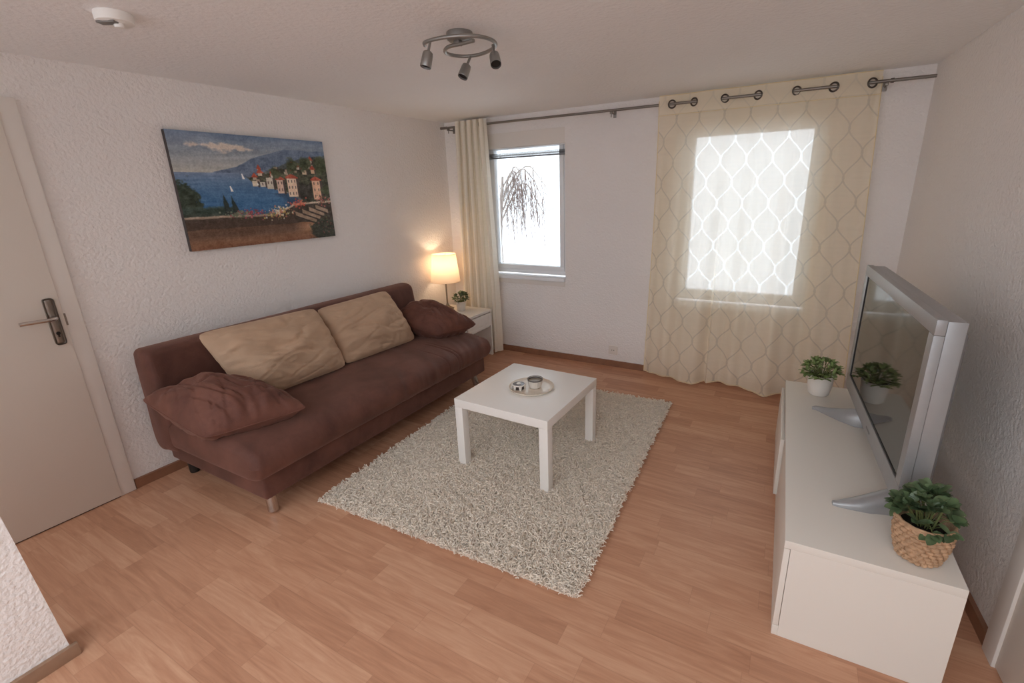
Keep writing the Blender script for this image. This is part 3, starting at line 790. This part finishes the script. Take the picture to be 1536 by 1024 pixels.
# ------------------------------------------------------------------ curtains and rod
RZ = lambda x: 2.139-.0055*(x-.5)
rod = thing('curtain_rod', 'long thin grey steel curtain rod running across the window wall', 'rod', (0, -.09, 0))
MB().tube([(.045, 0, RZ(.045)), (3.655, 0, RZ(3.655))], .0095, 16).build('pole', M_rod, rod)
MB().tube([(.028, 0, RZ(.03)), (.10, 0, RZ(.1))], .0125, 16).build('finial', M_rod, rod)
MB().tube([(3.44, 0, RZ(3.44)), (3.457, 0, RZ(3.457))], .0135, 16).build('collar', M_rod, rod)
for x in (.115, 1.70, 3.425):
    b = MB(); b.tube([(x, .089, RZ(x)-.02), (x, .04, RZ(x)-.02), (x, .0, RZ(x)-.02)], .005, 10); b.box(x-.009, x+.009, -.012, .012, RZ(x)-.026, RZ(x)-.008, .003); b.box(x-.012, x+.012, .084, .089, RZ(x)-.045, RZ(x)+.01, .002)
    b.tube([(x, 0, RZ(x)-.02), (x, 0, RZ(x)-.05)], .004, 8)
    b.build('bracket', M_rod, rod)

GR = [2.16, 2.314, 2.517, 2.725, 2.951, 3.154, 3.352]
def sheer():
    t = thing('curtain', 'sheer cream curtain with a trellis pattern hanging over the right window', 'curtain', (0, 0, 0))
    nu, nv = 250, 330
    V = np.zeros((nu*nv, 3)); UV = np.zeros((nu*nv, 2))
    gx = np.array([2.085]+GR+[3.385]); gp = np.array([-.55, 0, 1, 2, 3, 4, 5, 6, 6.4])*PI
    for i in range(nu):
        s = i/(nu-1); xt = 2.075+(3.40-2.075)*s
        ph = np.interp(xt, gx, gp)
        # first pair: rod in front of the cloth
        for j in range(nv):
            v = j/(nv-1)                    # 0 bottom, 1 top
            xb = 2.035+(3.475-2.035)*s
            d = 1-v
            x = xt+(xb-xt)*d
            top = 2.188-.003*s+.004*math.sin(ph)
            zb = .025+.014*math.sin(s*17)+.012*s
            z = zb+(top-zb)*v
            af = .030*math.exp(-((1-v)/.12)**2)*1.0
            k = min(1, d*2.2)
            body = .036*math.sin(s*15.0+.9+.8*math.sin(2.2*d))+.026*math.sin(s*33+1.2*d+.5)+.011*math.sin(s*71+2*d)
            y = -.09+af*math.sin(ph)+k*(body-.012*d)-.03*d
            # overlapping fold at the lower middle
            fo = (max(0, 1-(s-.365)/.06) if s > .365 else math.exp(-((s-.365)/.006)**2))*min(1, max(0, d-.35)*2.2)*.055
            y -= fo
            y = min(y, -.022)
            V[i*nv+j] = (x, y, z); UV[i*nv+j] = (s*1.62, z)
    gidx = [(g) for g in GR]
    def keep(i, j):
        p = (V[i*nv+j]+V[(i+1)*nv+j+1])/2
        if p[2] < 2.05: return True
        for g in gidx:
            if (p[0]-g)**2+(p[2]-RZ(g)+.002)**2 < .0235**2: return False
        return True
    grid_mesh('cloth', V, nu, nv, M_sheer, t, uv=UV, keep=keep)
    for k, g in enumerate(GR):
        m = MB(); sl = math.atan((.030*PI/.2)*(1 if k % 2 == 0 else -1))*.9
        pts = [(.0255*math.cos(2*PI*q/28), 0, .0255*math.sin(2*PI*q/28)) for q in range(29)]
        m.tube(pts, .0055, 8, False)
        o = m.build('grommet', M_grom, t); o.location = (g, -.09, RZ(g)-.002); o.rotation_euler = (0, 0, sl)
    # hems: stitched band under the grommets and bottom hem
    b = MB(); pts = [tuple(V[i*nv+j_]+np.array([0, -.003, 0])) for i, j_ in [(i, int((2.062-.03)/2.158*(nv-1))) for i in range(0, nu, 3)]]
    b.tube(pts, .0022, 5); pts = [tuple(V[i*nv+1]+np.array([0, -.002, 0])) for i in range(0, nu, 3)]; b.tube(pts, .003, 5)
    for i in (0, nu-1): b.tube([tuple(V[i*nv+j]) for j in range(0, nv, 6)], .0028, 5)
    pts = [tuple(V[i*nv+nv-1]) for i in range(0, nu, 3)]; b.tube(pts, .003, 5)
    b.build('hem', pm('curtain_hem', srgb(232, 216, 176), .8), t)
sheer()
def drape():
    t = thing('curtain', 'cream curtain gathered into narrow folds left of the uncovered window', 'curtain', (0, 0, 0))
    nu, nv = 240, 90; V = np.zeros((nu*nv, 3)); UV = np.zeros((nu*nv, 2))
    for i in range(nu):
        s = i/(nu-1)
        for j in range(nv):
            v = j/(nv-1); d = 1-v
            x = (.215+.325*s)*(1-d)+(.17+.43*s)*d
            ph = s*2*PI*5+1.1*d*math.sin(3*s)
            y = -.10+(.062+.012*d)*math.sin(ph)
            x += .024*math.sin(2*ph+.4)*(1-.2*d)+.02*d*math.sin(3.1*d)*s
            z = .02+(2.180+.004*math.sin(ph)-.02)*v
            V[i*nv+j] = (x, min(y, -.02), z); UV[i*nv+j] = (s*1.4, z)
    grid_mesh('cloth', V, nu, nv, M_drape, t, uv=UV)
    for x in (.29, .38, .47, .515):
        m = MB(); pts = [(0, .0255*math.cos(2*PI*q/28), .0255*math.sin(2*PI*q/28)) for q in range(29)]
        m.tube(pts, .005, 8, False); o = m.build('grommet', M_grom, t); o.location = (x, -.09, RZ(x)-.002); o.rotation_euler = (0, 0, .35)
drape()

# ------------------------------------------------------------------ ceiling spotlight
rt = Vector((1.71, -2.04, H))
sl = thing('ceiling_spotlight', 'nickel ceiling spotlight with a looping ring and three switched-off heads', 'lamp', tuple(rt))
MB().lathe([(0, 0), (.054, 0), (.056, -.006), (.053, -.028), (.045, -.034), (0, -.034)], 40, Matrix.Translation((0, 0, -.0005))).build('canopy', M_spot, sl)
raw = [(1.597, -2.135), (1.625, -2.165), (1.70, -2.175), (1.791, -2.152), (1.85, -2.10), (1.865, -2.03), (1.84, -1.965), (1.778, -1.915), (1.70, -1.89), (1.635, -1.905), (1.60, -1.955), (1.605, -2.01), (1.66, -2.06), (1.735, -2.065), (1.802, -2.071)]
def cat(pts, sub=6):
    P_ = [Vector(p) for p in pts]; P_ = [P_[0]*2-P_[1]]+P_+[P_[-1]*2-P_[-2]]; out = []
    for i in range(1, len(P_)-2):
        p0, p1, p2, p3 = P_[i-1:i+3]
        for s in range(sub):
            t = s/sub; out.append(.5*((2*p1)+(-p0+p2)*t+(2*p0-5*p1+4*p2-p3)*t*t+(-p0+3*p1-3*p2+p3)*t**3))
    out.append(P_[-2]); return out
ring = cat([(x-rt.x, y-rt.y, -.052-.0) for x, y in raw])
# flat-oval section ring
m = MB(); m.tube([tuple(p) for p in ring], .0075, 12); m.build('ring', M_spot, sl)
MB().tube([(0.0, -.01, -.03), (0.02, -.02, -.052)], .009, 12).build('hub', M_spot, sl)
MB().box(-.014, .014, -.03, .0, -.050, -.034, .004).build('mount', M_spot, sl)
def spot(px, py, d):
    a_ = Vector((px-rt.x, py-rt.y, -.055)); b_ = a_+Vector((d[0]*.05, d[1]*.05, -.048))
    s = MB().tube([tuple(a_), tuple(b_)], .0055, 10).build('stem', M_spot, sl)
    dv = Vector(d).normalized(); M_ = Matrix.Translation(b_-dv*.012) @ dv.to_track_quat('Z', 'Y').to_matrix().to_4x4()
    MB().lathe([(0, -.002), (.013, 0), (.0195, .005), (.0215, .016), (.023, .060), (.0218, .062), (.020, .050), (0, .046)], 28, M_).build('spot_head', M_spot, sl)
    MB().lathe([(0, .050), (.010, .052), (.0205, .054)], 28, M_).build('bulb', M_black, sl)
spot(1.655, -2.17, (-.15, -.25, -1)); spot(1.662, -1.899, (-.15, -.55, -1)); spot(1.838, -1.985, (.40, -.45, -.8))

# smoke detector
sd = thing('smoke_detector', 'round white smoke detector on the ceiling above the door', 'smoke detector', (.83, -2.905, H))
MB().lathe([(0, -.0005), (.057, -.0005), (.058, -.01), (.056, -.03), (.046, -.036), (0, -.036)], 40).build('housing', M_white, sd)
MB().box(-.034, .03, -.045, -.012, -.041, -.034, .002, M=Matrix.Rotation(.5, 4, 'Z')).build('vent', pm('vent_grey', srgb(120, 116, 112), .6), sd)
MB().lathe([(0, -.052), (.014, -.05), (.016, -.044), (.014, -.036), (0, -.036)], 20, Matrix.Translation((.024, .0, 0))).build('test_button', M_white, sd)

# wall socket
so = thing('wall_socket', 'white electric socket low on the window wall', 'socket', (1.735, 0, .155))
MB().box(-.042, .042, -.010, 0, -.042, .042, .004).build('plate', M_pot, so)
MB().lathe([(.021, .0), (.0195, -.0065), (0, -.0065)], 32, Matrix.Translation((0, -.0103, 0)) @ Matrix.Rotation(PI/2, 4, 'X') @ Matrix.Scale(-1, 4, (0, 0, 1)) if False else Matrix.Translation((0, -.0103, 0)) @ Matrix.Rotation(PI/2, 4, 'X')).build('inset', pm('socket_inset', srgb(205, 196, 186), .5), so)
for sx in (-.0095, .0095):
    MB().lathe([(0, 0), (.0035, 0), (.0035, .0015), (0, .0015)], 14, Matrix.Translation((sx, -.0105, 0)) @ Matrix.Rotation(PI/2, 4, 'X')).build('socket_hole', M_black, so)

# ------------------------------------------------------------------ painting
def paint(nx=440, ny=290):
    S, T = np.meshgrid(np.linspace(0, 1, nx), np.linspace(0, 1, ny), indexing='ij')
    def vn(sx, sy, seed):       # value noise
        r = np.random.default_rng(seed); g = r.uniform(0, 1, (sx+2, sy+2)); x = S*sx; y = T*sy
        xi = np.clip(x.astype(int), 0, sx); yi = np.clip(y.astype(int), 0, sy); fx = x-xi; fy = y-yi; fx = fx*fx*(3-2*fx); fy = fy*fy*(3-2*fy)
        return (g[xi, yi]*(1-fx)*(1-fy)+g[xi+1, yi]*fx*(1-fy)+g[xi, yi+1]*(1-fx)*fy+g[xi+1, yi+1]*fx*fy)
    fb = lambda a, b_, s: .5*vn(a, b_, s)+.3*vn(a*2, b_*2, s+1)+.2*vn(a*4, b_*4, s+2)
    img = np.zeros((nx, ny, 3)); c = lambda r, g, b_: np.array([r, g, b_], float)
    def mixm(mask, colr): 
        m_ = np.clip(mask, 0, 1)[..., None]; img[:] = img*(1-m_)+colr*m_
    sm = lambda d, w_=.006: np.clip(.5+d/w_, 0, 1)
    wob = (fb(30, 30, 3)-.5)
    # sky
    k = np.clip((T-.66)/.34, 0, 1)[..., None]
    img[:] = c(176, 176, 168)*(1-k)+c(104, 122, 146)*k
    st_ = fb(5, 22, 9); img += ((st_-.5)*46)[..., None]*np.array([1, .95, .85])
    mixm(.75*sm(.07-np.abs((T-.885+.05*(S-.3))/.45+.0)-np.abs(S-.3)*.5+wob*.15+.02, .06), c(222, 204, 184))
    mixm(.5*sm(.012-np.abs(T-.83+.02*np.sin(S*9)), .03)*(S < .55), c(120, 128, 136))
    # hills
    hl = .655+np.clip((S-.2)*.35, 0, .09)+np.clip((S-.36)*.42, 0, .14)+.02*fb(16, 2, 21)
    mixm(sm(hl-T)*sm(S-.2, .04)*sm(T-.58), c(98, 114, 136)+(wob*50)[..., None])
    hl2 = .60+np.clip((S-.42)*.5, 0, .22)+.05*fb(26, 2, 25)
    mixm(sm(hl2-T)*sm(S-.4, .02)*sm(T-.5), c(84, 92, 92)+(wob*80)[..., None])
    # sea
    coast = np.interp(T, [.25, .34, .42, .48, .53, .58, .62, .66], [.62, .74, .74, .66, .55, .44, .41, .36])
    sea = sm(coast-S+wob*.012)*sm(.665-T)
    kk = np.clip((.665-T)/.4, 0, 1)[..., None]
    mixm(sea, c(112, 130, 156)*(1-kk)**2.2+c(52, 98, 140)*(1-(1-kk)**2.2)+((fb(10, 60, 31)-.5)*30)[..., None])
    # village slope
    land = sm(S-coast+wob*.012)*sm(.60+np.clip((S-.42)*.38, 0, .2)+.05*fb(22, 3, 41)-T)
    mixm(land, c(66, 68, 54)+((fb(34, 40, 43)-.5)*110)[..., None]*np.array([1, 1, .8]))
    dr = np.exp(-((S-coast-.01)/.012)**2)*(T > .36)*(T < .56); mixm(dr*.8, c(168, 162, 158))
    mixm(sm(.06-np.abs(S-coast+.04), .05)*(T < .48)*(T > .33)*.6, c(36, 56, 78))
    rr = random.Random(4)
    def house(s0, s1, t0, t1, cc, roof=True, side=.3):
        m_ = sm(S-s0, .004)*sm(s1-S, .004)*sm(T-t0, .004)*sm(t1-T, .004); mixm(m_, c(*cc)+(wob*30)[..., None])
        m_ = sm(S-s1, .004)*sm(s1+(s1-s0)*side-S, .004)*sm(T-t0+.01, .004)*sm(t1-T, .004); mixm(m_, c(74, 64, 60))
        if roof:
            rt_ = t1+.035*(1-np.abs((S-(s0+s1)/2)/((s1-s0)*.75)))
            mixm(sm(S-s0+.008, .004)*sm(s1+.015-S, .004)*sm(T-t1, .004)*sm(rt_-T+.01, .004), c(172, 84, 64)+(wob*60)[..., None])
        nwx = max(1, int((s1-s0)/.022)); nwy = max(1, int((t1-t0)/.06))
        if s1-s0 > .035:
            for a_ in range(nwx):
                for b_ in range(nwy):
                    xs = s0+(a_+.5)*(s1-s0)/nwx; yt_ = t0+(b_+.55)*(t1-t0)/nwy
                    mixm(sm(.0035-np.abs(S-xs), .004)*sm(.013-np.abs(T-yt_), .006), c(92, 78, 72))
    for q in range(26):
        s0 = rr.uniform(.44, .97); t0 = .60+(s0-.42)*.26+rr.uniform(-.03, .06); w_ = rr.uniform(.012, .03)
        house(s0, s0+w_, t0, t0+rr.uniform(.02, .035), rr.choice([(205, 196, 180), (190, 180, 160), (168, 150, 132)]), rr.random() < .5)
    house(.435, .47, .545, .595, (206, 196, 176), False); house(.485, .52, .54, .585, (200, 196, 184), False); house(.53, .575, .52, .625, (196, 190, 176), False)
    house(.60, .645, .475, .605, (206, 180, 164)); house(.675, .745, .44, .62, (224, 198, 176)); house(.865, .93, .405, .60, (216, 178, 150)); house(.80, .835, .66, .71, (196, 176, 150)); house(.87, .90, .67, .71, (200, 170, 140))
    mixm(sm(S-.76)*sm(.86-S)*sm(T-.42)*sm(.56+.02*np.sin(S*90)-T), c(52, 50, 44)+(wob*70)[..., None])
    for (a_, b_, r_) in [(.73, .74, .045), (.83, .76, .045), (.95, .75, .055), (.6, .68, .035), (.97, .5, .03)]:
        mixm(sm(r_-np.hypot((S-a_), (T-b_)*.66)+wob*.06, .02), c(62, 70, 46)+(wob*90)[..., None])
    # left trees
    mixm(sm(.10-np.hypot((S-.03)*1.2, (T-.38)*.5)+wob*.10, .02)*(T > .28), c(42, 54, 42)+(wob*80)[..., None])
    mixm(sm(.045-np.abs(T-.32)+wob*.04, .02)*sm(.30-S, .03), c(48, 64, 56)+(wob*60)[..., None])
    for (a_, tp, w_) in [(.255, .49, .022), (.30, .47, .026), (.245, .42, .03)]:
        mixm(sm(w_*np.clip((tp-T)/.2, 0, 1)-np.abs(S-a_-(.33-T)*.1)+wob*.01, .006)*(T > .28)*(T < tp), c(34, 46, 44))
    for (a_, b_, h_) in [(.30, .50, .05), (.385, .61, .05), (.47, .555, .02)]:
        mixm(sm(.003+.012*np.clip((b_+h_-T)/h_, 0, 1)*.4-np.abs(S-a_+(T-b_)*.15), .003)*(T > b_)*(T < b_+h_), c(222, 222, 218))
    # terrace wall and ground
    top = np.interp(S, [0, .28, .55, .62, .70, .76, 1], [.285, .285, .275, .32, .365, .375, .385])+wob*.012
    mixm(sm(top-T), c(62, 54, 46)+(wob*56)[..., None])
    mixm(sm(.010-np.abs(T-top+.006), .008), c(186, 170, 150)+(wob*60)[..., None])
    mixm(sm(.075+.02*fb(8, 2, 60)+.09-T-.10*np.clip(S-.75, 0, 1)), c(150, 112, 84)+((fb(6, 30, 61)-.5)*70)[..., None])
    mixm(.7*sm(.10-np.abs(T-.17), .1)*sm(.72-S, .1), c(70, 52, 42))
    mixm(.8*sm(.05-T, .08), c(112, 74, 52)+(wob*40)[..., None])
    # steps
    for q in range(4):
        u0 = .70+.055*q; line = .27-.9*(S-u0)*.62
        mm_ = sm(S-u0, .006)*sm(u0+.16-.02*q-S, .006)*sm(.022-np.abs(T-line-.02*q), .008)
        mixm(mm_, c(158, 136, 116)+(wob*60)[..., None]); mixm(sm(S-u0, .006)*sm(u0+.17-S, .006)*sm(.008-np.abs(T-line-.02*q+.026), .006), c(56, 46, 42))
    mixm(sm(.12-np.hypot((S-.93), (T-.06)*.8)+wob*.10, .03), c(48, 50, 40)+(wob*90)[..., None])
    # flowers
    fl = np.random.default_rng(12)
    for (a_, b_, sa, sb, n_, cols) in [(.38, .30, .05, .022, 130, [(150, 60, 74), (112, 48, 58), (96, 96, 60), (176, 96, 100)]), (.585, .30, .05, .03, 190, [(214, 206, 168), (190, 170, 96), (120, 120, 70), (222, 214, 204), (176, 110, 90)]), (.74, .37, .03, .02, 90, [(196, 88, 70), (172, 70, 60), (206, 130, 100)]), (.93, .40, .03, .022, 70, [(186, 100, 96), (96, 84, 60), (206, 150, 140)]), (.31, .30, .04, .015, 60, [(120, 130, 110), (90, 100, 80)]), (.93, .12, .06, .05, 90, [(84, 90, 60), (120, 70, 66), (60, 66, 48)])]:
        for q in range(n_):
            xs, yt_ = fl.normal(a_, sa), fl.normal(b_, sb); i0, j0 = int(xs*(nx-1)), int(yt_*(ny-1)); r_ = fl.integers(1, 4)
            if r_ < i0 < nx-r_ and r_ < j0 < ny-r_: img[i0-r_+1:i0+r_, j0-r_+1:j0+r_] = img[i0-r_+1:i0+r_, j0-r_+1:j0+r_]*.25+np.array(cols[fl.integers(len(cols))])*.75
    img += ((fb(150, 110, 77)-.5)*34+(fb(60, 24, 78)-.5)*22)[..., None]
    return np.clip(img*1.1+4, 0, 255)
pw, ph_, pt = 1.0, .665, .03
yc = -1.92
pa = thing('painting', 'unframed canvas painting of a seaside village above the sofa', 'painting', (XL(yc)+.001, yc, 1.271), ang)
nx, ny = 440, 290
img = paint(nx, ny)/255
lin = np.where(img <= .04045, img/12.92, ((img+.055)/1.055)**2.4)
V = np.zeros((nx, ny, 3)); V[..., 0] = pt+.0006; V[..., 1] = np.linspace(-pw/2, pw/2, nx)[:, None]; V[..., 2] = np.linspace(0, ph_, ny)[None]
ob = grid_mesh('canvas', V.reshape(-1, 3), nx, ny, M_canvas, pa, smooth=False)
ca = ob.data.color_attributes.new('Col', 'FLOAT_COLOR', 'POINT'); cc = np.ones((nx*ny, 4), np.float32); cc[:, :3] = lin.reshape(-1, 3); ca.data.foreach_set('color', cc.ravel())
MB().box(0, pt, -pw/2, pw/2, 0, ph_, .001).build('stretcher', pm('canvas_edge', srgb(70, 64, 62), .8), pa)

# ------------------------------------------------------------------ light
wd = bpy.data.worlds.new('sky'); scn.world = wd; wd.use_nodes = True; t = wd.node_tree; t.nodes.clear()
o = N(t, 'ShaderNodeOutputWorld'); bg = N(t, 'ShaderNodeBackground'); L(t, bg, 0, o, 0)
tc = N(t, 'ShaderNodeTexCoord'); sp_ = N(t, 'ShaderNodeSeparateXYZ'); L(t, tc, 'Generated', sp_, 0)
cr = N(t, 'ShaderNodeValToRGB'); cr.color_ramp.elements[0].position = .0; cr.color_ramp.elements[0].color = (.78, .83, .90, 1); cr.color_ramp.elements[1].position = .6; cr.color_ramp.elements[1].color = (.91, .95, 1, 1)
L(t, sp_, 2, cr, 0); L(t, cr, 0, bg, 0)
bg.inputs[1].default_value = 2.35
def portal(x0, x1, z0, z1, y, flip):
    l = bpy.data.lights.new('portal', 'AREA'); l.shape = 'RECTANGLE'; l.size = x1-x0; l.size_y = z1-z0; l.cycles.is_portal = True
    o = bpy.data.objects.new('daylight_portal', l); C.objects.link(o); o.location = ((x0+x1)/2, y, (z0+z1)/2); o.rotation_euler = (PI/2 if flip else -PI/2, 0, 0)
portal(*W1, WT+.01, False); portal(*W2, WT+.01, False)
l = bpy.data.lights.new('bulb_light', 'POINT'); l.energy = 2.1; l.color = (1., .73, .48); l.shadow_soft_size = .03
o = bpy.data.objects.new('bulb_light', l); C.objects.link(o); o.location = (LX, LY, NZ+.44)

vs_ = scn.view_settings; vs_.view_transform = 'Standard'; vs_.look = 'None'; vs_.gamma = 1; vs_.use_curve_mapping = False; vs_.exposure = .36
scn.cycles.max_bounces = 12; scn.cycles.diffuse_bounces = 8; scn.cycles.transparent_max_bounces = 16
